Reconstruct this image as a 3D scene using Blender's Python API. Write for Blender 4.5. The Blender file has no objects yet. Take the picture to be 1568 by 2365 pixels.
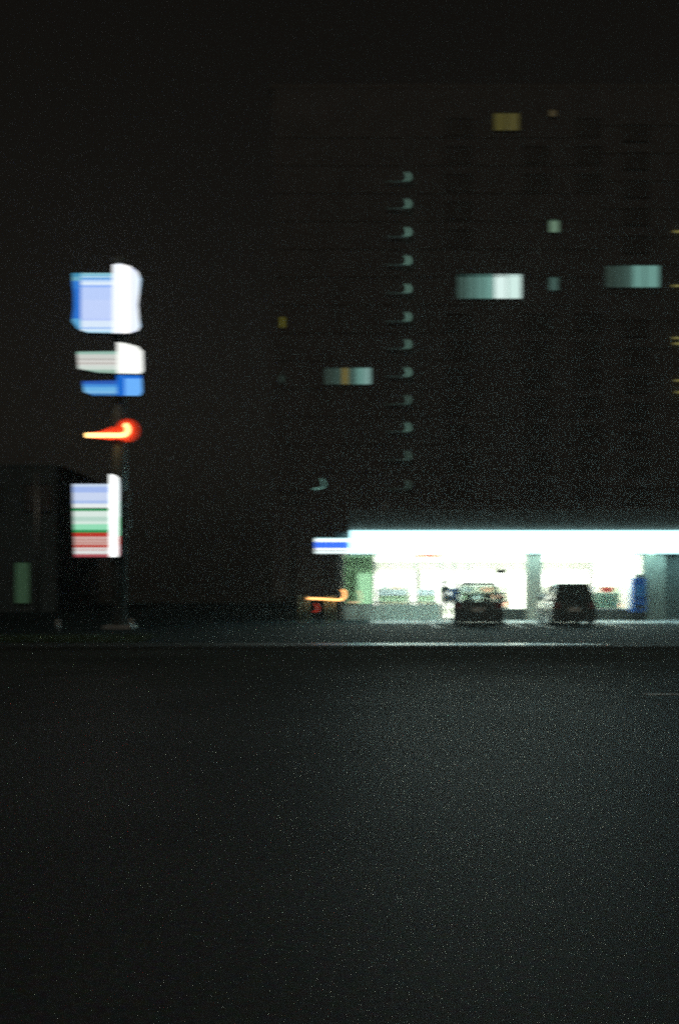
import bpy, bmesh, math, random
from mathutils import Vector, Matrix
random.seed(7)
S = bpy.context.scene
COL = S.collection

# ------------------------------------------------------------------ camera, world, moon, exposure
F, CX, HZ, EYE = 2299.0, 784.0, 1345.0, 1.6      # focal length, centre column and horizon row, in px of a 1568 px wide view
cam = bpy.data.cameras.new('camera'); co = bpy.data.objects.new('camera', cam); COL.objects.link(co)
co.location = (0, 0, EYE); co.rotation_euler = (math.radians(90), 0, 0)
cam.sensor_width = 36; cam.sensor_fit = 'AUTO'; cam.lens = 35.0
cam.shift_y = (HZ - 1182.5) / 2365
cam.clip_start = 0.1; cam.clip_end = 3000
cam.dof.use_dof = True; cam.dof.focus_distance = 7.5; cam.dof.aperture_fstop = 1.4; cam.dof.aperture_ratio = 0.34
S.camera = co

W = bpy.data.worlds.new('World'); S.world = W; W.use_nodes = True
wn = W.node_tree; wn.nodes.clear()
sky = wn.nodes.new('ShaderNodeTexSky'); sky.sky_type = 'NISHITA'; sky.sun_disc = False
sky.sun_elevation = math.radians(45); sky.sun_rotation = math.radians(200)
hsv = wn.nodes.new('ShaderNodeHueSaturation'); hsv.inputs['Saturation'].default_value = 0.12
tint = wn.nodes.new('ShaderNodeMix'); tint.data_type = 'RGBA'; tint.blend_type = 'MULTIPLY'
tint.inputs[0].default_value = 1; tint.inputs[7].default_value = (1.0, 0.86, 0.68, 1)
bg = wn.nodes.new('ShaderNodeBackground'); bg.inputs[1].default_value = 0.0018
wo = wn.nodes.new('ShaderNodeOutputWorld')
wn.links.new(sky.outputs[0], hsv.inputs['Color']); wn.links.new(hsv.outputs[0], tint.inputs[6])
wn.links.new(tint.outputs[2], bg.inputs[0]); wn.links.new(bg.outputs[0], wo.inputs[0])

sun = bpy.data.lights.new('moon', 'SUN'); sun.energy = 0.23; sun.angle = math.radians(12); sun.color = (1.0, 0.86, 0.68)  # unseen weak sun added as even fill on ground and facades
so = bpy.data.objects.new('moon', sun); COL.objects.link(so)
so.rotation_euler = (math.radians(45), 0, math.radians(-20))

S.view_settings.view_transform = 'Standard'; S.view_settings.look = 'None'
S.view_settings.exposure = 0; S.view_settings.gamma = 1; S.view_settings.use_curve_mapping = False
S.cycles.use_denoising = False
S.cycles.max_bounces = 6; S.cycles.diffuse_bounces = 3; S.cycles.glossy_bounces = 3
S.cycles.transparent_max_bounces = 16; S.cycles.volume_bounces = 0
S.cycles.sample_clamp_indirect = 5; S.cycles.sample_clamp_direct = 1.8

# ------------------------------------------------------------------ helpers
def P(px, py, d): return Vector(((px - CX) / F * d, d, EYE + (HZ - py) / F * d))
def X(px, d): return (px - CX) / F * d
def Z(py, d): return EYE + (HZ - py) / F * d

def mat(name, color, rough=0.6, metal=0.0, noise=None, emit=None, strength=0.0, bump=0.0, spec=None, coat=0.0):
    m = bpy.data.materials.new(name); m.use_nodes = True
    nt = m.node_tree; b = nt.nodes['Principled BSDF']
    b.inputs['Base Color'].default_value = (*color, 1); b.inputs['Roughness'].default_value = rough
    b.inputs['Metallic'].default_value = metal; b.inputs['Coat Weight'].default_value = coat
    if spec is not None: b.inputs['Specular IOR Level'].default_value = spec
    if noise:
        sc, amt = noise
        tc = nt.nodes.new('ShaderNodeTexCoord'); n = nt.nodes.new('ShaderNodeTexNoise')
        n.inputs['Scale'].default_value = sc; n.inputs['Detail'].default_value = 6
        r = nt.nodes.new('ShaderNodeValToRGB')
        r.color_ramp.elements[0].position = 0.3; r.color_ramp.elements[1].position = 0.7
        r.color_ramp.elements[0].color = (*[c * (1 - amt) for c in color], 1)
        r.color_ramp.elements[1].color = (*[min(1, c * (1 + amt)) for c in color], 1)
        nt.links.new(tc.outputs['Object'], n.inputs['Vector']); nt.links.new(n.outputs['Fac'], r.inputs[0])
        nt.links.new(r.outputs[0], b.inputs['Base Color'])
        if bump:
            bp = nt.nodes.new('ShaderNodeBump'); bp.inputs['Strength'].default_value = bump
            nt.links.new(n.outputs['Fac'], bp.inputs['Height']); nt.links.new(bp.outputs[0], b.inputs['Normal'])
    if emit:
        b.inputs['Emission Color'].default_value = (*emit, 1); b.inputs['Emission Strength'].default_value = strength
    return m

def lamp(name, color, strength, casts=False):
    m = mat(name, tuple(min(.8, c) for c in color), 0.4, emit=color, strength=strength)
    m.cycles.emission_sampling = 'AUTO' if casts else 'NONE'      # only the strong lamps are sampled as lights
    return m

def bands(name, axis, stops, strength):
    """A backlit face printed with flat bands: stops are (position, colour) along the face."""
    m = bpy.data.materials.new(name); m.use_nodes = True; nt = m.node_tree; b = nt.nodes['Principled BSDF']
    tc = nt.nodes.new('ShaderNodeTexCoord'); sp = nt.nodes.new('ShaderNodeSeparateXYZ'); r = nt.nodes.new('ShaderNodeValToRGB')
    r.color_ramp.interpolation = 'CONSTANT'
    el = r.color_ramp.elements
    el[0].position = stops[0][0]; el[0].color = (*stops[0][1], 1)
    el[1].position = stops[1][0]; el[1].color = (*stops[1][1], 1)
    for p, c in stops[2:]:
        e = el.new(p); e.color = (*c, 1)
    nt.links.new(tc.outputs['Generated'], sp.inputs[0]); nt.links.new(sp.outputs[axis], r.inputs[0])
    nt.links.new(r.outputs[0], b.inputs['Emission Color']); b.inputs['Emission Strength'].default_value = strength
    b.inputs['Base Color'].default_value = (.3, .3, .3, 1); b.inputs['Roughness'].default_value = 0.3
    m.cycles.emission_sampling = 'NONE'
    return m

def glass(name, tint, refl=0.08, rough=0.02):
    m = bpy.data.materials.new(name); m.use_nodes = True; nt = m.node_tree; nt.nodes.clear()
    t = nt.nodes.new('ShaderNodeBsdfTransparent'); t.inputs[0].default_value = (*tint, 1)
    g = nt.nodes.new('ShaderNodeBsdfGlossy'); g.inputs['Roughness'].default_value = rough
    fr = nt.nodes.new('ShaderNodeLayerWeight'); fr.inputs[0].default_value = 0.3
    mx = nt.nodes.new('ShaderNodeMath'); mx.operation = 'MULTIPLY_ADD'; mx.inputs[1].default_value = 0.5; mx.inputs[2].default_value = refl
    mi = nt.nodes.new('ShaderNodeMixShader'); o = nt.nodes.new('ShaderNodeOutputMaterial')
    nt.links.new(fr.outputs['Fresnel'], mx.inputs[0]); nt.links.new(mx.outputs[0], mi.inputs[0])
    nt.links.new(t.outputs[0], mi.inputs[1]); nt.links.new(g.outputs[0], mi.inputs[2]); nt.links.new(mi.outputs[0], o.inputs[0])
    return m

class MB:
    def __init__(s): s.bm = bmesh.new()
    def box(s, x0, x1, y0, y1, z0, z1, bev=0):
        vs = [s.bm.verts.new((x, y, z)) for x in (x0, x1) for y in (y0, y1) for z in (z0, z1)]
        fs = []
        for q in ((0,1,3,2), (4,6,7,5), (0,4,5,1), (2,3,7,6), (0,2,6,4), (1,5,7,3)):
            fs.append(s.bm.faces.new([vs[i] for i in q]))
        if bev:
            es = list({e for f in fs for e in f.edges})
            bmesh.ops.bevel(s.bm, geom=es, offset=bev, segments=2, profile=0.6, affect='EDGES')
        return s
    def prism(s, pts, y0, y1, bev=0):
        """outline in x,z extruded from y0 to y1"""
        a = [s.bm.verts.new((p[0], y0, p[1])) for p in pts]; b = [s.bm.verts.new((p[0], y1, p[1])) for p in pts]
        n = len(pts); fs = [s.bm.faces.new(a), s.bm.faces.new(b[::-1])]
        for i in range(n): fs.append(s.bm.faces.new([a[i], b[i], b[(i+1) % n], a[(i+1) % n]]))
        return s
    def sprism(s, pts, x0, x1):
        """outline in y,z extruded from x0 to x1"""
        a = [s.bm.verts.new((x0, p[0], p[1])) for p in pts]; b = [s.bm.verts.new((x1, p[0], p[1])) for p in pts]
        n = len(pts); s.bm.faces.new(a); s.bm.faces.new(b[::-1])
        for i in range(n): s.bm.faces.new([a[i], b[i], b[(i+1) % n], a[(i+1) % n]])
        return s
    def hexa(s, bot, top):
        """solid between two 4-point rings"""
        a = [s.bm.verts.new(p) for p in bot]; b = [s.bm.verts.new(p) for p in top]
        s.bm.faces.new(a); s.bm.faces.new(b[::-1])
        for i in range(4): s.bm.faces.new([a[i], b[i], b[(i+1) % 4], a[(i+1) % 4]])
        return s
    def pane(s, quad, t):
        """quad with thickness t along its normal"""
        q = [Vector(p) for p in quad]; n = (q[1]-q[0]).cross(q[3]-q[0]).normalized() * t
        return s.hexa(q, [p + n for p in q])
    def tube(s, pts, r, seg=10):
        pts = [Vector(p) for p in pts]; rs = r if isinstance(r, (list, tuple)) else [r] * len(pts)
        rings = []; up0 = Vector((0, 1, 0))
        for i, p in enumerate(pts):
            t = (pts[min(i+1, len(pts)-1)] - pts[max(i-1, 0)]).normalized()
            up = up0 if abs(t.dot(up0)) < 0.9 else Vector((1, 0, 0))
            u = t.cross(up).normalized(); v = t.cross(u).normalized()
            rings.append([s.bm.verts.new(p + (u*math.cos(2*math.pi*k/seg) + v*math.sin(2*math.pi*k/seg)) * rs[i]) for k in range(seg)])
        for a, b in zip(rings, rings[1:]):
            for k in range(seg): s.bm.faces.new([a[k], a[(k+1) % seg], b[(k+1) % seg], b[k]])
        s.bm.faces.new(rings[0][::-1]); s.bm.faces.new(rings[-1])
        return s
    def ball(s, c, r, sx=1, sy=1, sz=1):
        m = Matrix.Translation(c) @ Matrix.Diagonal((sx, sy, sz, 1))
        bmesh.ops.create_uvsphere(s.bm, u_segments=14, v_segments=9, radius=r, matrix=m); return s
    def build(s, name, m, parent=None, smooth=False, bevel=0, loc=None):
        bmesh.ops.recalc_face_normals(s.bm, faces=s.bm.faces)
        me = bpy.data.meshes.new(name); s.bm.to_mesh(me); s.bm.free()
        for mm in (m if isinstance(m, list) else [m]): me.materials.append(mm)
        if smooth:
            for p in me.polygons: p.use_smooth = True
        o = bpy.data.objects.new(name, me); COL.objects.link(o)
        if bevel:
            b = o.modifiers.new('bevel', 'BEVEL'); b.width = bevel; b.segments = 2; b.limit_method = 'ANGLE'; b.angle_limit = math.radians(35)
        if parent: o.parent = parent
        if loc: o.location = loc
        return o

def tag(o, label=None, cat=None, group=None, kind=None):
    if label: o['label'] = label
    if cat: o['category'] = cat
    if group: o['group'] = group
    if kind: o['kind'] = kind
    return o
def thing(name, loc, label, cat, group=None, rz=0):
    o = bpy.data.objects.new(name, None); COL.objects.link(o); o.location = loc; o.rotation_euler = (0, 0, rz)
    o.empty_display_size = 0.2
    return tag(o, label, cat, group)
def copy_tree(o, parent=None):
    c = o.copy(); COL.objects.link(c); c.parent = parent
    for ch in list(o.children): copy_tree(ch, c)
    return c
def local(pts, base): return [(p[0] - base[0], p[1] - base[2]) for p in pts]

# ------------------------------------------------------------------ materials
def asphalt(name, lo, hi, rough, scale=55, spec=.5):
    m = bpy.data.materials.new(name); m.use_nodes = True; nt = m.node_tree; b = nt.nodes['Principled BSDF']
    tc = nt.nodes.new('ShaderNodeTexCoord')
    n1 = nt.nodes.new('ShaderNodeTexNoise'); n1.inputs['Scale'].default_value = scale; n1.inputs['Detail'].default_value = 8; n1.inputs['Roughness'].default_value = .75
    n2 = nt.nodes.new('ShaderNodeTexNoise'); n2.inputs['Scale'].default_value = 0.35; n2.inputs['Detail'].default_value = 5
    v = nt.nodes.new('ShaderNodeTexVoronoi'); v.inputs['Scale'].default_value = scale * 1.6
    r1 = nt.nodes.new('ShaderNodeValToRGB'); r1.color_ramp.elements[0].color = (*lo, 1); r1.color_ramp.elements[1].color = (*hi, 1)
    r1.color_ramp.elements[0].position = .35; r1.color_ramp.elements[1].position = .65
    r2 = nt.nodes.new('ShaderNodeValToRGB'); r2.color_ramp.elements[0].color = (.72, .72, .72, 1); r2.color_ramp.elements[1].color = (1.15, 1.15, 1.15, 1)
    r2.color_ramp.elements[0].position = .3; r2.color_ramp.elements[1].position = .7
    mx = nt.nodes.new('ShaderNodeMix'); mx.data_type = 'RGBA'; mx.blend_type = 'MULTIPLY'; mx.inputs[0].default_value = 1
    mv = nt.nodes.new('ShaderNodeMix'); mv.data_type = 'RGBA'; mv.blend_type = 'OVERLAY'; mv.inputs[0].default_value = .55
    for n in (n1, n2, v): nt.links.new(tc.outputs['Object'], n.inputs['Vector'])
    nt.links.new(n1.outputs['Fac'], r1.inputs[0]); nt.links.new(n2.outputs['Fac'], r2.inputs[0])
    nt.links.new(r1.outputs[0], mv.inputs[6]); nt.links.new(v.outputs['Color'], mv.inputs[7])
    nt.links.new(mv.outputs[2], mx.inputs[6]); nt.links.new(r2.outputs[0], mx.inputs[7])
    nt.links.new(mx.outputs[2], b.inputs['Base Color'])
    bp = nt.nodes.new('ShaderNodeBump'); bp.inputs['Strength'].default_value = .12; bp.inputs['Distance'].default_value = .01
    nt.links.new(n1.outputs['Fac'], bp.inputs['Height']); nt.links.new(bp.outputs[0], b.inputs['Normal'])
    b.inputs['Roughness'].default_value = rough; b.inputs['Specular IOR Level'].default_value = spec
    return m

M = {}
M['road'] = asphalt('road_asphalt', (.05, .06, .064), (.105, .125, .132), .66, spec=.3)
# darker and matter towards the kerb, over a wide blend with noise
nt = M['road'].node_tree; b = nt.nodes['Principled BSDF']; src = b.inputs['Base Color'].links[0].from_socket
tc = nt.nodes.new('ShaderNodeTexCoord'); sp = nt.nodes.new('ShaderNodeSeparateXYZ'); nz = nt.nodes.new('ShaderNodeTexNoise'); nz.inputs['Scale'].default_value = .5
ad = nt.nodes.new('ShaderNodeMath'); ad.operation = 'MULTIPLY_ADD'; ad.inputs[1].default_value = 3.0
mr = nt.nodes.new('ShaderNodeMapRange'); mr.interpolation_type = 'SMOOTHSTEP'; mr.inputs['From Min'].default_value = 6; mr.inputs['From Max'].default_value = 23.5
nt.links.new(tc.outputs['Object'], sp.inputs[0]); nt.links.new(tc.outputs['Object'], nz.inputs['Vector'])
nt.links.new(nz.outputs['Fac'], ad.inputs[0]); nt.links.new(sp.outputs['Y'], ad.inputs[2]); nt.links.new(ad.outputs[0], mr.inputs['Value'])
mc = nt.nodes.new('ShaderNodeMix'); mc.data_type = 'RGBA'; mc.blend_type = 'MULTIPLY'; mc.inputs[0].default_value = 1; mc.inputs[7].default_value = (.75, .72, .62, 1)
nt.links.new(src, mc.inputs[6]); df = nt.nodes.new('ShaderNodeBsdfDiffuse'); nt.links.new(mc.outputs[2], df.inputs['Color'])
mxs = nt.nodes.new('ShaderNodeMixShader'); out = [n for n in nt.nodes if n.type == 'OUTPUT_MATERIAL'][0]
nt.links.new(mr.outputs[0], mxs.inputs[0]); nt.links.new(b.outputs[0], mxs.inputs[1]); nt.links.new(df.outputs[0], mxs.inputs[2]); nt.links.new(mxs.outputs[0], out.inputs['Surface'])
M['lot'] = asphalt('lot_asphalt', (.012, .021, .023), (.026, .042, .045), .95, spec=.03)
M['earth'] = asphalt('earth', (.03, .032, .028), (.06, .062, .055), .9, 8)
M['concrete'] = mat('concrete', (.32, .33, .32), .7, noise=(3, .25), bump=.15)
M['paving'] = mat('smooth_paving', (.3, .36, .38), .33, noise=(2, .25), bump=.03)
M['pave_rough'] = mat('rough_paving', (.045, .055, .053), .95, spec=.05, noise=(3, .3), bump=.1)
M['polemat'] = mat('weathered_pole', (.07, .075, .07), .8, noise=(5, .2))
M['kerb'] = mat('kerb_stone', (.05, .057, .055), .9, spec=.05, noise=(6, .25), bump=.2)
M['paint'] = mat('road_paint', (.6, .6, .58), .6, noise=(9, .35))
M['grass'] = mat('grass', (.05, .09, .03), .7, noise=(4, .4))
M['steel'] = mat('painted_steel', (.2, .23, .22), .45, .2, noise=(5, .15))
M['galv'] = mat('galvanised_steel', (.42, .44, .43), .4, .7, noise=(12, .15))
M['dark'] = mat('dark_metal', (.03, .032, .034), .45, .4, noise=(10, .2))
M['post'] = mat('post_paint', (.45, .5, .3), .5, noise=(8, .2))
M['plaster'] = mat('plaster', (.5, .52, .47), .8, noise=(4, .12), bump=.1)
M['tile'] = mat('beige_tile', (.5, .45, .36), .45, noise=(14, .2))
M['dado'] = mat('dark_dado', (.06, .06, .05), .6, noise=(9, .3))
M['greydado'] = mat('grey_dado', (.55, .6, .52), .6, noise=(9, .25))
M['inner'] = mat('interior_white', (.75, .76, .72), .7, noise=(3, .05))
M['floor'] = mat('shop_floor', (.6, .6, .57), .25, noise=(2, .08))
M['alu'] = mat('aluminium', (.6, .62, .6), .35, .6, noise=(15, .08))
M['shopglass'] = glass('shop_glass', (.93, .97, .95), .04)
M['filmglass'] = glass('filmed_glass', (.26, .36, .29), .06, .15)  # dark tint stands in for the fading light smear
M['carglass'] = glass('car_glass', (.95, .99, .97), .06)
M['tinted'] = glass('tinted_car_glass', (.05, .06, .06), .05)
M['facia_white'] = lamp('fascia_white_light', (.48, .86, .92), 9.0, True)
M['facia_end'] = bands('fascia_end_face', 2, [(0, (.75, .9, .9)), (.13, (.12, .13, .13)), (.2, (.95, 1, 1)), (.32, (.02, .12, .75)), (.74, (.9, 1, 1)), (.95, (.2, .55, .6))], 1.5)
M['tube'] = lamp('fluorescent_tube', (.98, 1.0, .86), 26.0, True)
M['cooler'] = lamp('cooler_light', (1.0, 1.0, .92), 3.5, True)
M['downlight'] = lamp('downlight', (.6, 1.0, .85), 20.0, True)
M['tower'] = mat('tower_render', (.115, .112, .112), .85, noise=(.4, .12))
M['slab'] = mat('tower_slab', (.12, .115, .11), .85, noise=(.6, .12))
M['darkpane'] = mat('dark_curtained_pane', (.095, .093, .09), .5, noise=(.8, .2), spec=.2)

# ------------------------------------------------------------------ setting
KERB = 23.8; LOT = 0.05
tag(MB().box(-900, 900, -60, 1500, -1.0, -0.012).build('ground', M['earth']), kind='structure')
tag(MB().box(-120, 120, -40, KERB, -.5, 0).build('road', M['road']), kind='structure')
tag(MB().box(-120, 120, KERB, KERB+.18, -.5, LOT+.02).build('kerb', M['kerb'], bevel=.02), kind='structure')
tag(MB().box(-120, 120, KERB+.18, KERB+1.5, -.5, LOT+.012).build('pavement', M['pave_rough']), kind='structure')
ep = MB(); ea = [(X(470, 24.5), KERB+.95), (X(640, 24.5), KERB+.55), (X(1200, 24.5), KERB+.5), (X(1420, 24.5), KERB+.9), (X(1210, 24.5), KERB+1.4), (X(650, 24.5), KERB+1.42)]  # paler paving shaped as the pool of light, tapering as it fades
for z in (LOT-.02, LOT+.016): ep.bm.faces.new([ep.bm.verts.new((x, y, z)) for x, y in ea])
ev = list(ep.bm.verts)
for i in range(6): ep.bm.faces.new([ev[i], ev[(i+1) % 6], ev[6+(i+1) % 6], ev[6+i]])
tag(ep.build('entrance_paving', M['paving']), kind='structure')
tag(MB().box(-120, 120, KERB+1.5, 75, -.5, LOT).build('parking_lot', M['lot']), kind='structure')
tag(MB().box(X(860, 37), X(1640, 37), 37.6, 40.99, LOT-.05, LOT+.004).build('shop_apron', M['concrete']), kind='structure')
rm = MB()
for k, x0 in enumerate((4.35, 15.8)): rm.box(x0, x0+5, 14.15, 14.3, 0.001, .004)
tag(rm.build('road_marking', M['paint']), kind='structure')
bm_ = MB()
for px in (1000, 1186, 1246, 1420, 1590): bm_.box(X(px, 36)-.06, X(px, 36)+.06, 33.5, 38.5, LOT+.001, LOT+.004)
tag(bm_.build('parking_bay_marking', M['paint']), kind='structure')

g = MB()
for _ in range(9000):
    x = random.uniform(-16, X(330, 26)); y = random.uniform(25.35, 28.2); h = random.uniform(.05, .17); a = random.uniform(0, 6.28)
    w = .012; dx, dy = math.cos(a)*w, math.sin(a)*w; lx, ly = random.uniform(-.05, .05), random.uniform(-.05, .05)
    v = [g.bm.verts.new(c) for c in ((x-dx, y-dy, LOT), (x+dx, y+dy, LOT), (x+lx, y+ly, LOT+h))]; g.bm.faces.new(v)
tag(g.build('grass_verge', M['grass']), 'dark green grass verge beside the pavement under the pole sign', 'grass', kind='stuff')

# ------------------------------------------------------------------ pole sign
D = 33.0
base = Vector((X(279, D), D, LOT))
def L(poly): return [(X(a, D) - base.x, Z(b, D) - base.z) for a, b in poly]
def offset(poly, k):
    cx = sum(p[0] for p in poly)/len(poly); cy = sum(p[1] for p in poly)/len(poly)
    return [(p[0] + (k if p[0] > cx else -k), p[1] + (k if p[1] > cy else -k)) for p in poly]
def panel(name, cab, faces, depth=.34):  # stepped outlines: sideways light smear built into the panel shape
    c = MB().prism(L(offset(cab, 1.2)), -.45, -.45+depth).build(name, M['dark'], sign, bevel=.02)
    for nm, poly, m, dz in faces: MB().prism(L(poly), -.45-dz, -.451).build(nm, m, c)
    return c
sign = thing('pole_sign', base, 'tall pole sign of lit blue, white, green and red panels beside the kerb', 'pole sign')
ps = MB().tube([(-.02, 0, 0), (-.02, 0, Z(600, D))], .235, 20).build('pole', M['steel'], sign, smooth=True)
MB().box(-.5, .46, -.42, .42, 0, .14, .02).build('base_plinth', M['concrete'], sign)
M['s_top_l'] = bands('top_sign_print', 2, [(0, (.45, .75, .95)), (.035, (.75, .9, 1)), (.06, (.35, .55, .95)), (.09, (.72, .85, 1)), (.2, (.5, .62, 1)), (.24, (.55, .67, 1)),
                     (.55, (.5, .64, 1)), (.76, (.3, .48, .98)), (.80, (.75, .88, 1)), (.85, (.5, .7, 1)), (.89, (.08, .32, .75)), (.92, (.45, .72, .88)), (.95, (.1, .4, .62)), (.97, (.3, .65, .75))], 1.0)
M['s_white'] = lamp('sign_white_panel', (.88, .95, 1.0), 1.35, True)
M['s_blue'] = lamp('sign_blue_panel', (.01, .16, .72), .85)
top = [(176,641),(268,641),(268,622),(284,619),(308,625),(325,638),(332,655),(328,690),(325,712),(328,745),(331,762),(325,772),(305,778),(211,776),(187,766),(176,750),(180,722),(180,690),(177,665)]
panel('top_panel', top, [
    ('printed_face', [(196,641),(268,641),(268,777),(211,776),(196,771)], M['s_top_l'], .02),
    ('border', [(176,641),(196,641),(196,771),(187,766),(176,750),(180,722),(180,690),(177,665)], bands('top_border_print', 2, [(0, (.1, .42, .75)), (.2, (.01, .18, .72)), (.72, (.02, .22, .75)), (.86, (.15, .45, .62)), (.93, (.05, .3, .5))], .9), .02),
    ('white_face', [(268,622),(284,619),(308,625),(325,638),(332,655),(328,690),(325,712),(328,745),(331,762),(325,772),(305,778),(268,777.5)], bands('top_sign_side_print', 0, [(0, (.9, .95, 1)), (.22, (.8, .87, 1)), (.3, (1, 1, 1)), (.66, (.72, .78, 1)), (.78, (.85, .92, 1)), (.93, (.55, .78, 1))], 1.15), .03)])
wh = [(187,820),(278,819),(278,798),(300,801),(325,808),(337,819),(338.5,864),(331,870),(270,869),(234,867),(190,858)]
panel('white_panel', wh, [
    ('printed_face', [(187,820),(278,819),(278,869),(234,867),(190,858)], bands('white_panel_print', 2, [(0, (.35, .55, .45)), (.16, (.75, .85, .78)), (.34, (.8, .82, .78)), (.42, (.55, .5, .46)), (.48, (.8, .8, .76)), (.6, (.5, .48, .45)), (.66, (.72, .75, .7)), (.86, (.35, .6, .5))], .85), .02),
    ('white_face', [(278,798),(300,801),(325,808),(337,819),(338.5,864),(331,870),(278,869)], lamp('white_panel_bright', (.95, .98, .93), 1.1), .03)])
bl = [(199,887),(278,885),(278,873),(334,874),(335.5,911),(330,920),(223,919.5),(203,911)]
panel('blue_panel', bl, [
    ('printed_face', [(199,887),(278,885),(278,919.7),(223,919.5),(203,911)], bands('blue_panel_print', 2, [(0, (.03, .2, .55)), (.14, (.22, .55, .9)), (.3, (.15, .5, .9)), (.55, (.05, .3, .8)), (.75, (.01, .1, .5))], .9), .02),
    ('blue_face', [(278,873),(334,874),(334,881),(296,881),(296,919.8),(278,919.7)], M['s_blue'], .02),
    ('pale_face', [(296,881),(334,881),(335.5,911),(330,920),(296,919.8)], lamp('blue_panel_pale', (.15, .45, 1.0), 1.0), .03)])
lowp = [(177,1121),(261,1121),(261,1098),(274,1101),(282,1108),(284,1122),(284,1280),(280,1287),(182,1287),(179,1200)]
def zf(y): return (1287 - y) / (1287 - 1121)
lw = sorted([(zf(b), c) for b, c in [
    (1287, (.45, .08, .1)), (1281, (.8, .82, .8)), (1273, (.6, .3, .28)), (1271, (.75, .7, .68)), (1266, (.5, .03, .015)), (1260, (.66, .42, .38)), (1256, (.5, .16, .13)), (1254, (.66, .42, .38)), (1249, (.5, .16, .13)), (1247, (.68, .45, .42)), (1241, (.5, .02, .01)),
    (1232, (.0, .3, .08)), (1226, (.3, .78, .5)), (1213, (.72, .88, .8)), (1206, (.5, .72, .62)), (1196, (.75, .88, .82)), (1183, (.0, .3, .08)), (1178, (.02, .03, .02)), (1176, (.85, .92, .92)), (1166, (.42, .56, .9)), (1159, (.62, .72, .95)), (1141, (.38, .52, .92)), (1128, (.6, .72, .9))]])
panel('lower_panel', lowp, [
    ('banded_face', [(177,1121),(261,1121),(261,1287),(182,1287),(179,1200)], bands('lower_panel_print', 2, lw, .95), .02),
    ('white_face', [(261,1098),(274,1101),(280,1106),(280,1287),(261,1287)], lamp('lower_panel_white', (.95, 1.0, .98), 1.6), .03),
    ('edge_strip', [(280.2,1106),(282,1108),(284,1122),(284,1280),(280.2,1287)], bands('lower_edge_print', 2, [(0, (.7, .3, .35)), (.15, (.75, .05, .03)), (.26, (.2, .8, .4)), (.5, (.6, .95, .85)), (.7, (.8, .95, 1))], 1.0), .02)], .4)
# lamp trail built as a hooked tube, its halo as a red board
def arcpts(c, r, a0, a1, n=10): return [(c[0] + r*math.cos(math.radians(a0+(a1-a0)*i/n)), c[1] - r*math.sin(math.radians(a0+(a1-a0)*i/n))) for i in range(n+1)]
stroke = [(207,1010),(230,1010),(260,1010)] + arcpts((290, 997), 13, -90, 62, 12)
board = [(204,1014)] + [(206,1005),(240,1000),(262,990)] + arcpts((301, 998), 27, 160, -130, 20) + [(262,1020),(235,1017)]
nb = MB().prism(L(board), -.40, -.30).build('neon_board', mat('red_board', (.75, .05, .02), .5, emit=(.9, .05, .015), strength=.3), sign, bevel=.01)
MB().tube([(p[0], -.47, p[1]) for p in L(stroke)], .075, 12).build('neon_tube', lamp('neon_light', (1.0, .62, .22), 6.0, True), nb, smooth=True)
for yb in (1150, 1205):
    MB().box(.18, .32, -.12, .12, Z(yb+16, D)-LOT, Z(yb-14, D)-LOT, .03).build('junction_box', M['steel'], sign)
for ya in (700, 830, 900, 1005, 1180):
    MB().box(-.3, .3, -.3, -.12, Z(ya, D)-LOT-.05, Z(ya, D)-LOT+.05).build('bracket', M['dark'], sign)

# ------------------------------------------------------------------ convenience shop
D = 41.0
def sx(px): return X(px, D)
def sz(py): return Z(py, D)
shop = thing('convenience_shop', (sx(791), D, LOT), 'overexposed convenience shop with glowing white fascia and full glass front', 'shop')
O = Vector((sx(791), D, LOT))
def sb(name, m, x0, x1, y0, y1, z0, z1, parent=None, bev=0):
    """box given in px columns, metres behind the front plane and absolute heights"""
    return MB().box(sx(x0)-O.x, sx(x1)-O.x, y0, y1, z0-LOT, z1-LOT, bev).build(name, m, parent or shop)
ZT = sz(1279); ZS = sz(1398)
DEEP = 9.0
sb('back_wall', M['inner'], 785, 1600, DEEP, DEEP+.2, LOT, 3.4)
sb('side_wall', mat('side_render', (.03, .04, .035), .8, noise=(4, .2)), 779, 785, .1, DEEP, LOT, 3.4)
sb('partition', M['inner'], 1486, 1492, .3, DEEP, LOT, ZT+.02)
sb('floor', M['floor'], 785.1, 1600, .05, DEEP, LOT, LOT+.03)
sb('ceiling', M['inner'], 785.1, 1600, .05, DEEP, ZT+.03, ZT+.13)
sb('corner_post', M['dark'], 785.7, 791.9, -.02, .12, LOT, ZT)
sb('side_lining', M['inner'], 785.05, 785.6, .13, DEEP-.01, LOT+.031, ZT+.02)
roof = sb('roof', M['dark'], 775, 1690, -.3, DEEP+.3, 3.45, 3.62)
sb('parapet', mat('charcoal_cladding', (.1, .098, .088), .85, noise=(3, .2)), 806, 1690, -.28, -.1, 3.63, sz(1178), roof)  # added wall; its lit face stands in for the glow above the fascia
fas = sb('fascia', M['facia_white'], 808, 1690, -.95, -.32, sz(1279)-.005, sz(1228))
MB().box(sx(808)-O.x-.01, sx(1690)-O.x, -.97, -.385, sz(1228)-LOT+.002, sz(1228)-LOT+.03).build('top_cap', M['dark'], fas)  # added shield; the thin gap behind it makes that glow fade upward
sb('fascia_end', M['facia_end'], 728, 807.5, -.9, -.35, sz(1279), sz(1244.5), bev=.05)  # light trail of the fascia, built as a lower glowing box
sb('soffit', M['inner'], 740, 1690, -.3, .04, ZT+.005, ZT+.1)
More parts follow.
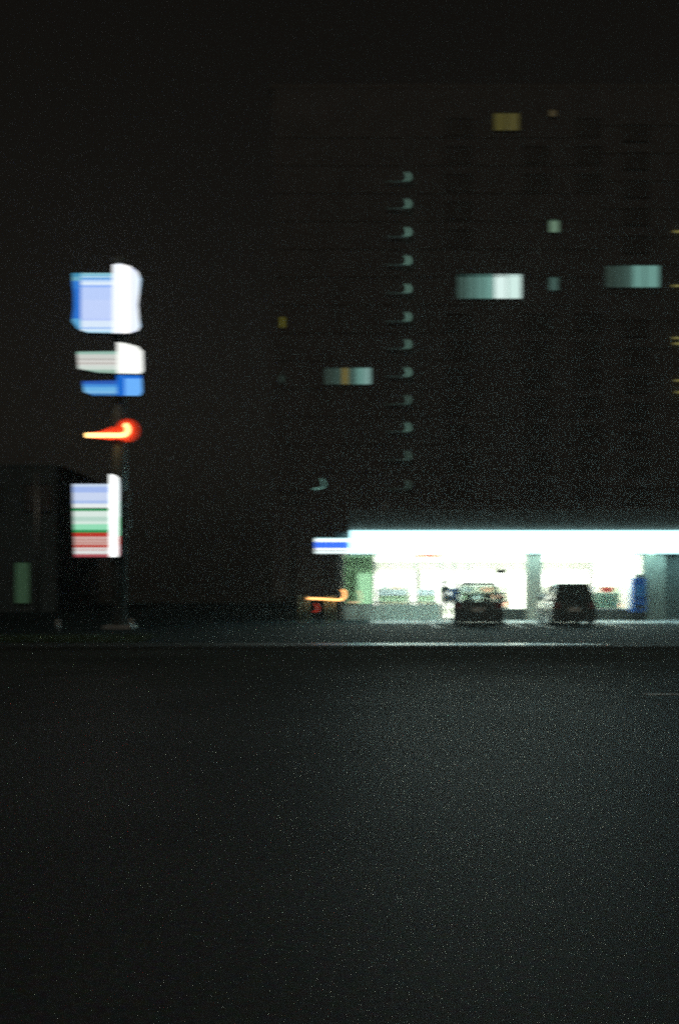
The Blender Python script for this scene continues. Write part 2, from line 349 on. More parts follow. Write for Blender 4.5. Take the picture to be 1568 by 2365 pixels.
# front: piers, dados, mullions, panes
sb('pier', M['tile'], 1215, 1249, -.1, .35, LOT, ZT)
sb('pier', mat('pier_plaster', (.2, .22, .18), .8, noise=(4, .15)), 1484.5, 1533, -.12, .3, LOT, ZT)
sb('side_panel', mat('dark_cladding', (.07, .09, .08), .6, noise=(5, .2)), 1533.3, 1690, .35, .6, LOT, ZT)
sb('dado', M['greydado'], 791, 1019, -.02, .2, LOT, ZS)
sb('dado', M['dado'], 1080, 1214.6, -.02, .2, LOT, LOT+.42)
sb('dado', M['dado'], 1249.4, 1484, -.02, .2, LOT, LOT+.42)
bays = [(792, 866, 'film', ZS), (868, 958, 'clear', ZS), (960, 1018, 'clear', ZS), (1020, 1050, 'door', LOT+.04), (1050, 1080, 'door', LOT+.04), (1082, 1214, 'clear', LOT+.42), (1250, 1366, 'clear', LOT+.42), (1368, 1484, 'clear', LOT+.42)]
for x0, x1, k, z0 in bays:
    x0m, x1m = sx(x0)-O.x+.004, sx(x1)-O.x-.004; zb, zt = z0-LOT+.004, ZT-LOT-.01
    f = MB(); t = .05
    f.box(x0m, x0m+t, .02, .12, zb, zt).box(x1m-t, x1m, .02, .12, zb, zt).box(x0m+t, x1m-t, .02, .12, zb, zb+t).box(x0m+t, x1m-t, .02, .12, zt-t, zt)
    fr = f.build('door' if k == 'door' else 'window', M['dark'] if k == 'film' else M['alu'], shop)
    MB().box(x0m+t+.002, x1m-t-.002, .06, .075, zb+t+.002, zt-t-.002).build('pane', M['filmglass'] if k == 'film' else M['shopglass'], fr)
    if k == 'door':
        hx = x1m-.1 if x0 == 1020 else x0m+.1
        MB().tube([(hx, -.03, .8), (hx, -.03, 1.3)], .018).build('handle', M['alu'], fr)
# lights
for yy in (.25, 1.6, 3.4, 5.2, 7.2):
    for x0, x1 in ((880, 1010), (1030, 1160), (1180, 1310), (1330, 1470)):
        sb('ceiling_light', M['tube'], x0, x1, yy, yy+.32, ZT-.17, ZT+.02)
sb('ceiling_light', lamp('dim_tube', (.9, 1, .88), 3.0), 796, 862, .5, .62, ZT-.1, ZT-.04)
for px in (890, 930, 970, 1010, 1050, 1160, 1260, 1360, 1440, 1500):
    sb('downlight', M['downlight'], px-(9 if px < 1060 else 4), px+(9 if px < 1060 else 4), -.26, -.06, ZT-.025, ZT+.004)
# red trim and posters
sb('red_banner', mat('red_trim', (.75, .12, .06), .5), 958, 1019, -.06, .01, sz(1287), sz(1281))
sb('roof_vent', M['galv'], 887, 897, 1.2, 1.5, 3.63, sz(1152))
# pipe on the outside wall
# interior furniture, each a thing of its own
def inside(name, label, cat, px, y, group=None): return thing(name, (sx(px), D+y, LOT+.031), label, cat, group)
prodm = [mat('goods_red', (.7, .35, .28), .5), mat('goods_cream', (.78, .74, .62), .5), mat('goods_green', (.5, .68, .52), .5), mat('goods_blue', (.5, .6, .72), .5), mat('goods_white', (.75, .75, .72), .5)]
for px, w, lab in ((915, 3.0, 'left'), (1130, 4.2, 'mid'), (1345, 4.6, 'right')):
    lb = {'left': 'white lit wall cooler behind the left panes', 'mid': 'white lit wall cooler behind the hatchback with clear windows', 'right': 'white lit wall cooler behind the car with dark windows'}[lab]
    c = inside('wall_cooler', lb, 'cooler', px, DEEP-.75, 'lit coolers along the back wall')
    MB().box(-w/2, w/2, 0, .7, 0, 2.15).build('cabinet', M['inner'], c)
    n = int(w/.75)
    for i in range(n):
        x0 = -w/2+.05+i*(w-.1)/n; x1 = x0+(w-.1)/n-.05
        MB().box(x0, x1, -.03, -.002, .25, 1.95).build('lit_door', M['cooler'], c)
def gondola(px, y, w, lab):
    c = inside('shelf_unit', lab, 'shelf', px, y, 'shelf units on the shop floor')
    MB().box(-w/2, w/2, -.03, .03, .1, 1.35).build('back_panel', M['inner'], c)
    for k in range(4):
        z = .1+.32*k
        MB().box(-w/2, w/2, -.4, .4, z, z+.03).build('shelf', M['inner'], c)
        for mi in range(5):
            b = MB(); x = -w/2+.05+mi*(w/5)
            while x < -w/2+(mi+1)*w/5-.1:
                ww = random.uniform(.08, .16); hh = random.uniform(.12, .24)
                b.box(x, x+ww-.01, -.38, -.08, z+.032, z+.03+hh); x += ww
            b.build('goods', prodm[(mi+k) % 5], c)
gondola(920, 2.2, 1.4, 'low white shelf unit of goods behind the leftmost bright pane')
gondola(1150, 3.6, 2.2, 'white shelf unit of goods behind the clear windowed hatchback')
gondola(1310, 3.0, 2.0, 'white shelf unit of goods right of the beige pier')
gondola(1430, 2.6, 1.6, 'white shelf unit of goods beside the blue machine')
# magazine racks along the glass
def rack(px, w, lab):
    c = inside('magazine_rack', lab, 'rack', px, 1.15, 'magazine racks against the glass')
    MB().box(-w/2, w/2, -.02, .02, 0, 1.25).build('rack_back', M['inner'], c)
    for k in range(3):
        MB().box(-w/2, w/2, -.2, -.022, .45+.25*k, .47+.25*k).build('shelf', M['alu'], c)
        b = MB(); x = -w/2+.04
        while x < w/2-.2: b.box(x, x+.17, -.14, -.1, .475+.25*k, .7+.25*k); x += .2
        b.build('magazines', prodm[(k+1) % 5], c)
rack(913, 1.4, 'magazine rack against the glass left of the dark suited person')
rack(990, .9, 'narrow magazine rack under the red banner')
tag(MB().box(sx(1389), sx(1419), D+.16, D+.2, sz(1367), sz(1356)).build('red_poster', mat('red_poster', (.75, .1, .08), .5)), 'small red poster inside the glass right of the second car', 'poster')
tag(MB().box(sx(1375), sx(1432), D+.16, D+.18, LOT+.5, sz(1369)).build('pale_poster', mat('pale_poster', (.42, .55, .46), .6, noise=(6, .15))), 'pale green poster below the small red poster', 'poster')

# blue machine by the right end of the glass
vm = thing('vending_machine', (sx(1466), D-.55, LOT), 'blue vending machine with grey cap at the right end of the glass', 'vending machine')
Dm = D-.55; hw = (X(1482, Dm)-X(1450, Dm))/2
bluem = mat('machine_blue', (.03, .12, .42), .4, noise=(4, .1))
MB().box(-hw, hw, -.02, .4, .34, Z(1336, Dm)-LOT, .02).build('body', bluem, vm)
MB().box(-hw+.03, hw-.03, .02, .36, 0, .34).build('plinth', M['dark'], vm)
MB().box(-hw+.08, hw-.02, .0, .38, Z(1336, Dm)-LOT+.002, Z(1326, Dm)-LOT, .02).build('cap', M['alu'], vm)
MB().box(-hw+.06, hw-.06, -.035, -.021, .95, 1.45).build('front_panel', mat('machine_panel', (.05, .2, .5), .3), vm)
MB().box(-hw+.1, hw-.1, -.035, -.021, .5, .62).build('delivery_flap', M['dark'], vm)

# guard posts before the glass
gp = None
for i, px in enumerate((872, 958, 1001)):
    lab = ('white guard hoop at the left end of the bright glass', 'white guard hoop left of the red banner', 'white guard hoop nearest the dark suited person')[i]
    if gp is None:
        gp = thing('guard_hoop', (X(px, 39.6), 39.6, LOT), lab, 'guard hoop', 'white guard hoops before the glass')
        MB().tube([(-.22, 0, 0), (-.22, 0, .62), (-.17, 0, .72), (-.08, 0, .77), (.08, 0, .77), (.17, 0, .72), (.22, 0, .62), (.22, 0, 0)], .03).build('hoop', M['inner'], gp, smooth=True)
        MB().box(-.3, -.14, -.08, .08, 0, .02).build('foot_plate', M['galv'], gp)
        MB().box(.14, .3, -.08, .08, 0, .02).build('foot_plate', M['galv'], gp)
    else:
        o = copy_tree(gp); o.location.x = X(px, 39.6); o['label'] = lab

# ------------------------------------------------------------------ cars
def make_car(loc, rz, label, body_col, rear_glass, side_glass, h=1.52, w=1.58):
    c = thing('parked_car', loc, label, 'car', 'cars parked before the shop', rz)
    paint = mat('car_paint', body_col, .3, .3, noise=(3, .08), coat=.6)
    Ln = 3.5; hw = w/2; zb = .85
    prof = [(0.0, .34), (-.02, .55), (.02, .78), (.08, zb), (2.35, zb), (3.0, .84), (3.38, .72), (3.48, .5), (3.46, .22), (3.2, .13), (.2, .13), (.04, .2)]
    b = MB(); rings = []
    for s_, k in ((-1, .94), (-1, 1.0), (1, 1.0), (1, .94)):
        pass
    xs = [(-hw, .955), (-hw*.93, 1.0), (hw*.93, 1.0), (hw, .955)]
    cy, cz = Ln/2, .55
    for x_, k in xs: rings.append([b.bm.verts.new((x_, cy+(p[0]-cy)*(k if k == 1 else .985), cz+(p[1]-cz)*(k if k == 1 else .86))) for p in prof])
    n = len(prof)
    for a, d_ in zip(rings, rings[1:]):
        for i in range(n): b.bm.faces.new([a[i], a[(i+1) % n], d_[(i+1) % n], d_[i]])
    b.bm.faces.new(rings[0]); b.bm.faces.new(rings[-1][::-1])
    body = b.build('body', paint, c, bevel=.06)
    # greenhouse
    B = {'rl': (-hw*.9, .1, zb-.01), 'rr': (hw*.9, .1, zb-.01), 'fl': (-hw*.9, 2.45, zb-.01), 'fr': (hw*.9, 2.45, zb-.01)}
    T = {'rl': (-hw*.7, .34, h-.07), 'rr': (hw*.7, .34, h-.07), 'fl': (-hw*.7, 1.65, h-.07), 'fr': (hw*.7, 1.65, h-.07)}
    for k in B: MB().tube([B[k], T[k]], .05, 8).build('pillar', paint, c, smooth=True)
    def lerp(p, q, t): return tuple(p[i]+(q[i]-p[i])*t for i in range(3))
    for s_ in ('l', 'r'):
        MB().tube([lerp(B['r'+s_], B['f'+s_], .45), lerp(T['r'+s_], T['f'+s_], .5)], .04, 8).build('pillar', paint, c, smooth=True)
    hr = hw*.78
    MB().hexa([(-hr, .27, h-.09), (hr, .27, h-.09), (hr, 1.7, h-.09), (-hr, 1.7, h-.09)], [(-hr*.86, .36, h), (hr*.86, .36, h), (hr*.86, 1.58, h), (-hr*.86, 1.58, h)]).build('roof', paint, c, bevel=.03)
    rw = MB().pane([B['rl'], B['rr'], T['rr'], T['rl']], .012).build('rear_window', rear_glass, c)
    MB().tube([(-.02, .06, zb+.05), (.35, .17, zb+.22)], .012, 6).build('wiper', M['dark'], rw)
    MB().pane([B['fr'], B['fl'], T['fl'], T['fr']], .012).build('windscreen', M['carglass'], c)
    for s_ in ('l', 'r'):
        for t0, t1 in ((0, .45), (.45, 1)):
            u0, u1 = (t0 if t0 == 0 else .5), (t1 if t1 == 1 else .5)
            MB().pane([lerp(B['r'+s_], B['f'+s_], t0), lerp(B['r'+s_], B['f'+s_], t1), lerp(T['r'+s_], T['f'+s_], u1), lerp(T['r'+s_], T['f'+s_], u0)], .01).build('side_window', side_glass, c)
    tyre_m, rim_m = M['tyre'], M['galv']
    for sx_ in (-1, 1):
        for y_ in (.68, 2.85):
            wl = MB().tube([(-.085, 0, 0), (-.07, 0, 0), (.07, 0, 0), (.085, 0, 0)], [.25, .28, .28, .25], 24).build('wheel', tyre_m, c, smooth=False, loc=(sx_*(hw-.07), y_, .28))
            MB().tube([(sx_*.07, 0, 0), (sx_*.1, 0, 0)], [.19, .17], 20).build('rim', rim_m, wl)
        MB().box(sx_*(hw-.16)-.09, sx_*(hw-.16)+.09, -.03, .05, .6, .84, .02).build('tail_light', M['tail'], c)
        MB().box(sx_*(hw-.24)-.13, sx_*(hw-.24)+.13, 3.36, 3.47, .58, .7, .02).build('headlight', M['carglass'], c)
        mr = MB().box(sx_*(hw+.1)-.08, sx_*(hw+.1)+.08, 2.12, 2.22, .9, 1.06, .03).build('side_mirror', paint, c)
        MB().box(sx_*(hw+.1)-.065, sx_*(hw+.1)+.065, 2.108, 2.118, .915, 1.045).build('mirror_glass', M['alu'], mr)
        for y0 in (.75, 1.5):
            d_ = MB().box(sx_*(hw-.005)-.008, sx_*(hw-.005)+.008, y0, y0+.7, .36, .8).build('door', paint, c)
            MB().box(sx_*(hw+.015)-.012, sx_*(hw+.015)+.012, y0+.08, y0+.22, .7, .73).build('handle', M['dark'], d_)
        for y_ in (.95, 1.75):
            st = MB().box(sx_*.34-.22, sx_*.34+.22, y_-.1, y_, .5, .93, .04).build('seat', M['seat'], c)
            MB().box(sx_*.34-.12, sx_*.34+.12, y_-.1, y_-.01, .96, 1.1, .03).build('headrest', M['seat'], st)
    bp = MB().box(-hw+.03, hw-.03, -.07, .06, .15, .46, .03).build('bumper', M['blackplastic'], c)
    MB().box(-.2, .2, -.085, -.071, .5, .66).build('number_plate', M['inner'], c).location = (0, .06, 0)
    return c
M['tyre'] = mat('tyre', (.02, .02, .02), .8); M['tail'] = mat('tail_lens', (.3, .01, .01), .2); M['seat'] = mat('car_seat', (.04, .04, .04), .9, noise=(8, .2))
M['blackplastic'] = mat('black_plastic', (.025, .026, .028), .55)
make_car((X(1104, 35.6), 35.6, LOT), math.radians(-7), 'silver grey hatchback with clear windows showing the lit shop through them', (.07, .085, .088), M['carglass'], M['carglass'], 1.54, 1.8)
make_car((X(1326, 35.6), 35.6, LOT), math.radians(-2), 'black hatchback with dark tinted windows right of the beige pier', (.05, .06, .058), M['tinted'], M['tinted'], 1.51, 1.58)

# ------------------------------------------------------------------ people
def person(loc, rz, h, label, top_m, leg_m, hair_m, bent=0.0):
    k = h/1.7
    J = {'pelvis': (0,0,.93), 'waist': (0,.0,1.08), 'chest': (0,.0,1.28), 'neck': (0,.005,1.44), 'headb': (0,-.015,1.52), 'head': (0,-.02,1.6),
         'hl': (.09,0,.9), 'kl': (.1,-.02,.5), 'al': (.1,.02,.09), 'tl': (.11,-.12,.04), 'hr': (-.09,0,.9), 'kr': (-.11,.03,.5), 'ar': (-.12,.06,.09), 'tr': (-.13,-.08,.04),
         'sl': (.18,0,1.38), 'el': (.24,.03,1.12), 'wl': (.24,-.1-bent,.9+bent*.8), 'sr': (-.18,0,1.38), 'er': (-.23,.02,1.12), 'wr': (-.22,-.06,.87)}
    R = {'pelvis': .14, 'waist': .125, 'chest': .15, 'neck': .055, 'headb': .075, 'head': .095, 'hl': .09, 'kl': .065, 'al': .045, 'tl': .035, 'hr': .09, 'kr': .065, 'ar': .045, 'tr': .035,
         'sl': .065, 'el': .048, 'wl': .033, 'sr': .065, 'er': .048, 'wr': .033}
    Ed = [('pelvis','waist'),('waist','chest'),('chest','neck'),('neck','headb'),('headb','head'),('pelvis','hl'),('hl','kl'),('kl','al'),('al','tl'),('pelvis','hr'),('hr','kr'),('kr','ar'),('ar','tr'),('chest','sl'),('sl','el'),('el','wl'),('chest','sr'),('sr','er'),('er','wr')]
    for s_ in 'lr':
        wx, wy, wz = J['w'+s_]; sg = 1 if s_ == 'l' else -1
        J['p'+s_] = (wx, wy-.015, wz-.07); R['p'+s_] = .034; Ed.append(('w'+s_, 'p'+s_))
        for fi, (ox, ln) in enumerate(((-.027, .075), (-.009, .085), (.009, .08), (.027, .062))):
            a = f'f{s_}{fi}'; J[a] = (wx+ox*.4, wy-.02+ox, wz-.07-ln*.6); R[a] = .0095; J[a+'b'] = (wx-sg*.02+ox*.4, wy-.03+ox, wz-.07-ln-.03); R[a+'b'] = .008
            Ed += [('p'+s_, a), (a, a+'b')]
        J['t'+s_+'h'] = (wx-sg*.015, wy-.06, wz-.075); R['t'+s_+'h'] = .01; Ed.append(('w'+s_, 't'+s_+'h'))
    names = list(J); idx = {n: i for i, n in enumerate(names)}
    me = bpy.data.meshes.new('person'); me.from_pydata([tuple(c*k for c in J[n]) for n in names], [(idx[a], idx[b]) for a, b in Ed], [])
    o = bpy.data.objects.new('person', me); COL.objects.link(o)
    me.materials.append(M['skin']); me.materials.append(top_m); me.materials.append(leg_m)
    sk = o.modifiers.new('skin', 'SKIN'); sk.use_smooth_shade = True
    for n in names:
        v = me.skin_vertices[0].data[idx[n]]; v.radius = (R[n]*k, R[n]*k*(.8 if n in ('pelvis', 'waist', 'chest') else 1)); v.use_root = (n == 'pelvis')
    ss = o.modifiers.new('sub', 'SUBSURF'); ss.levels = 2; ss.render_levels = 2
    dg = bpy.context.evaluated_depsgraph_get(); m2 = bpy.data.meshes.new_from_object(o.evaluated_get(dg))
    o.modifiers.clear(); o.data = m2
    m2.materials.clear()
    for mm in (M['skin'], top_m, leg_m): m2.materials.append(mm)
    for p in m2.polygons:
        z = p.center.z/k; x = abs(p.center.x/k); p.use_smooth = True
        arm = x > .17 and z > .7
        p.material_index = 0 if z > 1.45 or (arm and z < .9) else (1 if z > .96 or arm else 2)
    o.location = loc; o.rotation_euler = (0, 0, rz); tag(o, label, 'person', 'people outside the shop door')
    hr = MB().ball((0, .012*k, 1.625*k), .104*k, .95, 1.08, 1.0)
    bmesh.ops.delete(hr.bm, geom=[v for v in hr.bm.verts if v.co.y < -.06*k and v.co.z < 1.66*k or v.co.z < 1.52*k], context='VERTS')
    hr.build('hair', hair_m, o, smooth=True)
    f = MB(); f.ball((-.033*k, -.105*k, 1.6*k), .012*k).ball((.033*k, -.105*k, 1.6*k), .012*k); f.build('eyes', M['dark'], o)
    MB().hexa([(-.016*k,-.1*k,1.56*k),(.016*k,-.1*k,1.56*k),(.012*k,-.135*k,1.565*k),(-.012*k,-.135*k,1.565*k)], [(-.008*k,-.1*k,1.6*k),(.008*k,-.1*k,1.6*k),(.006*k,-.112*k,1.6*k),(-.006*k,-.112*k,1.6*k)]).build('nose', M['skin'], o)
    for s_ in (-1, 1): MB().ball((s_*.096*k, 0, 1.59*k), .028*k, .4, .7, 1.1).build('ear', M['skin'], o)
    return o
M['skin'] = mat('skin', (.45, .28, .2), .55); M['hair'] = mat('hair', (.02, .017, .015), .6)
person((X(1029, 39.9), 39.9, LOT+.004), math.radians(165), 1.64, 'person in dark grey clothes standing left of the shop door', mat('grey_jacket', (.09, .11, .1), .85, noise=(20, .2)), mat('grey_trousers', (.07, .085, .07), .85), M['hair'], .1)
person((X(1052, 39.6), 39.6, LOT+.004), math.radians(190), 1.55, 'person in a bright blue jacket beside the left car', mat('blue_jacket', (.03, .2, .6), .75, noise=(20, .1)), mat('dark_trousers', (.04, .05, .06), .85), M['hair'])

# ------------------------------------------------------------------ posts and built light trails at the left of the shop
D = 38.0
M['orange'] = lamp('amber_light', (1.0, .45, .14), 4.0, True)
def posts(px, y0, y1, lab, proto=[None]):
    if proto[0] is None:
        p = thing('barrier_post', (X(px, D), D+.12, LOT), lab, 'post', 'thin posts under the amber tube')
        MB().tube([(0, 0, 0), (0, 0, .98)], .035).build('shaft', M['post'], p, smooth=True)
        MB().ball((0, 0, 1.0), .05).build('cap', M['post'], p, smooth=True)
        MB().box(-.1, .1, -.1, .1, 0, .03, .008).build('foot_plate', M['galv'], p)
        proto[0] = p
    else:
        p = copy_tree(proto[0]); p.location = (X(px, D), D+.12, LOT); p['label'] = lab
for px, lab in ((693, 'thin yellow green post left of the amber tube'), (709, 'thin post under the left end of the amber tube'), (755, 'thin post under the middle of the amber tube'), (770, 'thin post under the hooked end of the amber tube')):
    posts(px, 0, 0, lab)
def trail_tube(pxpts, r, m, name, label, cat):  # builds a lamp's light trail as a bent tube on a stand
    pts = [P(a, b, D) for a, b in pxpts]; b0 = pts[0]
    t = thing(name, (pts[-1].x, D, LOT), label, cat)
    MB().tube([p - t.location for p in pts], r, 10).build('tube', m, t, smooth=True)
    q = pts[len(pts)//2] - t.location
    MB().tube([q + Vector((0, .02, 0)), q + Vector((0, .16, 0))], .02, 6).build('bracket', M['dark'], t)
    MB().tube([(q.x, .17, 0), (q.x, .17, q.z+.05)], .02, 6).build('stand', M['dark'], t)
trail_tube([(711,1382),(740,1383),(770,1385)] + arcpts((783, 1373), 13, -75, 10, 6) + [(795,1366),(790,1362)], .038, M['orange'], 'amber_tube_light', 'bright amber tube light with a hooked right end left of the shop', 'tube light')
trail_tube([(806,1391),(829,1391),(833,1387),(833.5,1378),(831,1370),(827,1364)], .018, lamp('faint_amber', (1.0, .7, .4), 1.1), 'thin_tube_light', 'thin pale amber curved tube light beside the filmed glass', 'tube light')
trail_tube([(725,1413),(733,1411),(735,1405),(732,1398),(728,1394)], .022, lamp('red_lamp', (.9, .06, .03), .6), 'red_tube_light', 'small dim red curved tube light under the amber one', 'tube light')

# ------------------------------------------------------------------ small posts by the kerb
for px, y0, y1, d, lab in ((304, 1450, 1467, 30.0, 'low grey bollard at the foot of the pole sign'), (135, 1448, 1470, 29.6, 'low grey bollard left of the pole sign')):
    b = thing('bollard', (X(px, d), d, LOT), lab, 'bollard', 'bollards near the kerb')
    MB().tube([(0, 0, 0), (0, 0, .42)], .05, 12).build('shaft', M['galv'], b, smooth=True)
    MB().tube([(0, 0, .42), (0, 0, .45)], [.055, .03], 12).build('cap', M['inner'], b)

# ------------------------------------------------------------------ utility poles and a far street lamp
def upole(px, d, top, lab, r=.13):
    p = thing('utility_pole', (X(px, d), d, LOT), lab, 'utility pole', 'utility poles')
    MB().tube([(0, 0, 0), (0, 0, Z(top, d))], [r*1.15, r*.8], 14).build('shaft', M['polemat'], p, smooth=True)
    for zz in (Z(top, d)-.5, Z(top, d)-1.2): MB().box(-.7, .7, -.05, .05, zz, zz+.09).build('crossarm', M['dark'], p)
upole(676, 58, 1120, 'slim concrete utility pole left of the shop')
upole(215, 50, 1318, 'short slim pole behind the pole sign', .06)
d = 80
sl = thing('street_lamp', (X(752, d), d, LOT), 'far street lamp with a small curved glowing head', 'street lamp')
MB().tube([(0, 0, 0), (0, 0, Z(1098, d))], [.09, .06], 10).build('pole', M['dark'], sl, smooth=True)
pts = [P(a, b, d) - sl.location for a, b in ((724,1129),(738,1128.5),(746,1126),(749,1120),(747,1112),(743,1105))]
MB().tube(pts, .024, 8).build('lamp_tube', lamp('far_lamp', (.45, 1.0, .85), .7), sl, smooth=True)  # curved tube is the lamp's light trail made solid
MB().tube([(0, 0, Z(1098, d)-.2), pts[-1]], .03, 6).build('arm', M['galv'], sl)

# ------------------------------------------------------------------ neighbour building at the left
d = 52
nb_ = thing('neighbour_building', (X(20, d), d, LOT), 'dim two storey building at the left edge with one greenish window', 'building')
o3 = nb_.location
nw = mat('neighbour_wall', (.06, .085, .09), .85, noise=(.8, .2))
MB().box(X(-420, d)-o3.x, X(132, d)-o3.x, 0, 9, 0, Z(1082, d)).build('wall', nw, nb_)
rf = MB().box(X(-428, d)-o3.x, X(137, d)-o3.x, -.02, 9.02, Z(1082, d)+.003, Z(1075, d)).build('roof', nw, nb_)
def nwin(x0, x1, y0, y1, m):
    w0, w1, z0, z1 = X(x0, d)-o3.x, X(x1, d)-o3.x, Z(y1, d)-LOT, Z(y0, d)-LOT
    f = MB(); t = .06
    f.box(w0-t, w0, -.06, -.002, z0-t, z1+t).box(w1, w1+t, -.06, -.002, z0-t, z1+t).box(w0, w1, -.06, -.002, z0-t, z0).box(w0, w1, -.06, -.002, z1, z1+t)
    fr = f.build('window', M['dark'], nb_); MB().box(w0+.002, w1-.002, -.03, -.004, z0+.002, z1-.002).build('pane', m, fr)
nwin(37, 69, 1299, 1393, lamp('dim_green_window', (.26, .6, .36), .038))
nwin(60, 120, 1120, 1180, M['darkpane']); nwin(-60, 0, 1120, 1180, M['darkpane'])
MB().tube([(X(88, d)-o3.x, -.1, 0), (X(88, d)-o3.x, -.1, Z(1095, d))], .06, 8).build('downpipe', M['galv'], nb_, smooth=True)

# ------------------------------------------------------------------ apartment tower
D = 104.0
tw = thing('apartment_tower', (X(1150, D), D, LOT), 'dark apartment tower behind the shop with few lit windows', 'building')
o4 = tw.location.copy()
def tb(name, m, x0, x1, y0, y1, ytop, ybot, parent=None):
    return MB().box(X(x0, D)-o4.x, X(x1, D)-o4.x, y0, y1, Z(ybot, D)-LOT, Z(ytop, D)-LOT).build(name, m, parent or tw)
MB().box(X(630, D)-o4.x, X(1700, D)-o4.x, 0, 14, 0, Z(205, D)).build('wall', M['tower'], tw)
rt = MB().box(X(624, D)-o4.x, X(1706, D)-o4.x, -.02, 14.02, Z(205, D)+.003, Z(196, D)).build('roof', M['slab'], tw)
MB().box(X(900, D)-o4.x, X(1010, D)-o4.x, 4, 9, Z(196, D)+.003, Z(150, D)).build('lift_house', M['tower'], rt)
rows = [412 + 64.4*k for k in range(-2, 13)]
for y in rows:
    tb('balcony', M['slab'], 960, 1385, -.05, -.003, y+30, y+35)
    tb('balcony', M['slab'], 1390, 1698, -.05, -.003, y+2, y+7)
    tb('corridor', M['slab'], 632, 928, -.05, -.003, y+30, y+35)
lit = {}
def win(x0, x1, y0, y1, panes):
    """panes: list of (x0, x1, material)"""
    f = MB(); t = .1
    w0, w1, z0, z1 = X(x0, D)-o4.x, X(x1, D)-o4.x, Z(y1, D)-LOT, Z(y0, D)-LOT
    f.box(w0-t, w0, -.1, -.004, z0-t, z1+t).box(w1, w1+t, -.1, -.004, z0-t, z1+t).box(w0, w1, -.1, -.004, z0-t, z0).box(w0, w1, -.1, -.004, z1, z1+t)
    for a, b, m in panes[:-1]: f.box(X(b, D)-o4.x-.04, X(b, D)-o4.x+.04, -.1, -.004, z0, z1)
    fr = f.build('window', M['darkpane'], tw)
    for a, b, m in panes: MB().box(X(a, D)-o4.x+.045, X(b, D)-o4.x-.045, -.05, -.006, z0+.003, z1-.003).build('pane', m, fr)
    return fr
def lw_(n, c, s_): return lamp('lit_'+n, c, s_)
teal = (.45, 1.0, .88)
win(1140, 1198, 262, 302, [(1140, 1169, lw_('yellow', (.75, .72, .22), .036)), (1169, 1198, lw_('yellow_b', (.75, .72, .25), .042))])
win(1056, 1203, 634, 690, [(1056, 1077, lw_('teal_a', teal, .05)), (1077, 1098, lw_('teal_b', teal, .13)), (1098, 1119, lw_('teal_c', teal, .22)), (1119, 1140, lw_('teal_d', teal, .32)), (1140, 1171, lw_('teal_bright', (.78, 1.0, .95), 1.0)), (1171, 1203, lw_('teal_bright_b', (.74, 1.0, .93), .95))])  # panes left of the bright pair stand in for its light trail
win(1398, 1521, 614, 664, [(1398, 1418, lw_('dk_a', teal, .012)), (1418, 1438, lw_('dk_b', teal, .03)), (1438, 1458, lw_('dk_b2', teal, .06)), (1458, 1488, lw_('mid_a', teal, .28)), (1489, 1521, lw_('mid_b', teal, .3))])  # dimmer left panes are the light trail of the lit pair
win(1268, 1290, 508, 537, [(1268, 1290, lw_('small', (.55, .95, .65), .2))])
win(1268, 1288, 641, 671, [(1268, 1288, lw_('small_dim', teal, .07))])
win(1268, 1283, 254, 270, [(1268, 1283, lw_('faint', (.8, .7, .4), .018))])
win(750, 856, 850, 888, [(750, 770, lw_('dk_c', teal, .01)), (770, 790, lw_('dk_c2', teal, .03)), (790, 804, lw_('amber', (1.0, .75, .2), .14)), (804, 822, lw_('dk_d', teal, .06)), (822, 840, lw_('mid_c', teal, .26)), (840, 856, lw_('mid_d', (.55, 1.0, .92), .36))])  # dim teal panes are light trail, built as glowing panes
win(648, 657, 732, 757, [(648, 657, lw_('olive', (.85, .8, .1), .085))])
win(648, 655, 866, 884, [(648, 655, lw_('faint_b', teal, .02))])
# dark windows, one mesh copied
dw = None
for y in rows:
    for x0 in (1030, 1210, 1330, 1440, 1600):
        if any(abs(x0-a) < 130 and abs(y+18-b) < 60 for a, b in ((1140, 660), (1458, 640), (1268, 522), (1268, 656), (1160, 280))): continue
        if dw is None:
            dw = win(x0, x0+55, y-8, y+28, [(x0, x0+55, M['darkpane'])]); dx0, dy0 = x0, y
        else:
            c = copy_tree(dw, tw); c.location = (X(x0, D)-X(dx0, D), 0, Z(y + (14 if x0 > 1390 else 0), D)-Z(dy0, D))
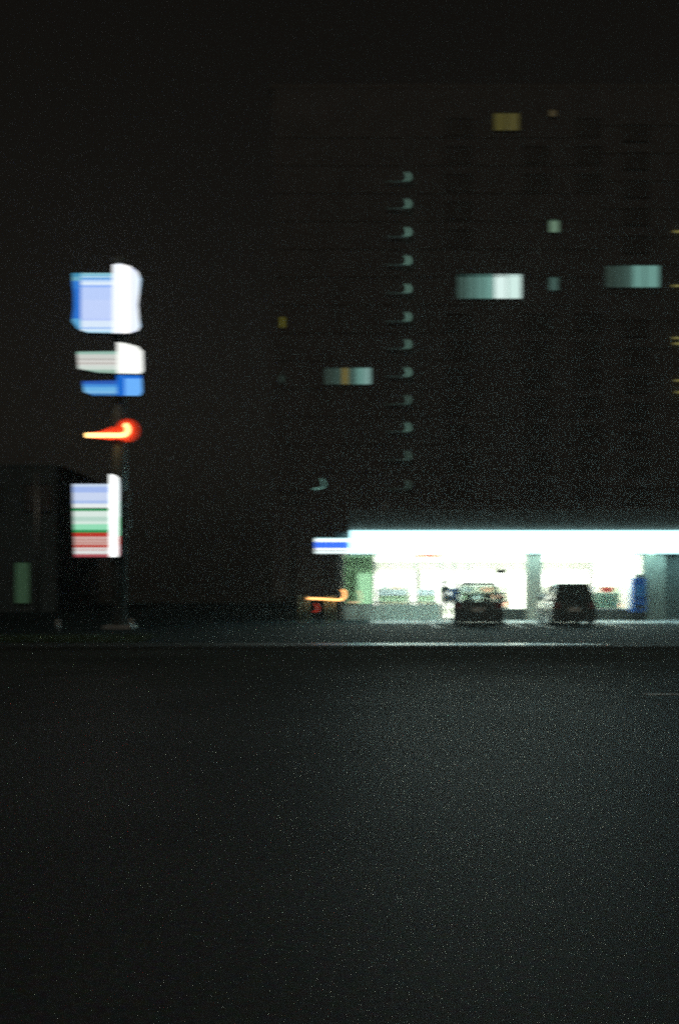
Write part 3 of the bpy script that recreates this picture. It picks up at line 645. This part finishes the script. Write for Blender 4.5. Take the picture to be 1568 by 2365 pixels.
# stair landing lamps, with dim strips built as their light trails
cl = None
lv = [.2, .24, .29, .31, .28, .26, .22, .27, .1, .21, .08, .04]
for k, (y, s_) in enumerate(zip((412, 474, 539, 604, 669, 734, 797, 861, 925, 988, 1053, 1120), lv)):
    m = lamp('landing_lamp_light', (.5, 1.0, .8), s_)
    pts = [P(a, y+b, D) - o4 for a, b in ((937, -10), (941, -6), (943, 0), (942.5, 6), (940, 9), (934, 10))]
    for p in pts: p.y = -.5
    lo = MB().tube(pts, [.06, .11, .15, .14, .1, .04], 8).build('landing_lamp', m, tw, smooth=True)
    for xa, xb, q in ((914, 932, .08), (892, 913, .03)):
        MB().box(X(xa, D)-o4.x, X(xb, D)-o4.x, -.3, -.2, Z(y+10, D)-LOT-.03, Z(y+10, D)-LOT+.03).build('light_strip', lamp('landing_strip_light', (.4, .9, 1.0), s_*q), lo)
    MB().box(X(938, D)-o4.x, X(942, D)-o4.x, -.4, -.003, Z(y, D)-LOT-.08, Z(y, D)-LOT+.08).build('bracket', M['dark'], lo)
M['thinyellow'] = lamp('thin_yellow_light', (.9, .8, .25), .3)
for y, x0 in ((537, 1553), (662, 1550), (782, 1551), (795, 1553), (880, 1556), (907, 1558)):
    tb('gallery_light', M['thinyellow'], x0, 1600, -.35, -.2, y-1, y+1)  # light trails of small lamps, built as thin bars

# ------------------------------------------------------------------ thin haze added for glow round the lamps and for grain
hz = bpy.data.materials.new('night_haze'); hz.use_nodes = True; hz.cycles.volume_sampling = 'EQUIANGULAR'; hz.cycles.homogeneous_volume = True; nt = hz.node_tree; nt.nodes.clear()
pv = nt.nodes.new('ShaderNodeVolumePrincipled'); pv.inputs['Density'].default_value = .0013; pv.inputs['Anisotropy'].default_value = .75
pv.inputs['Color'].default_value = (.9, .95, .93, 1)
ho = nt.nodes.new('ShaderNodeOutputMaterial'); nt.links.new(pv.outputs[0], ho.inputs['Volume'])
tag(MB().box(-905, 905, -65, 1505, -2.0, 75).build('haze', hz), kind='stuff')
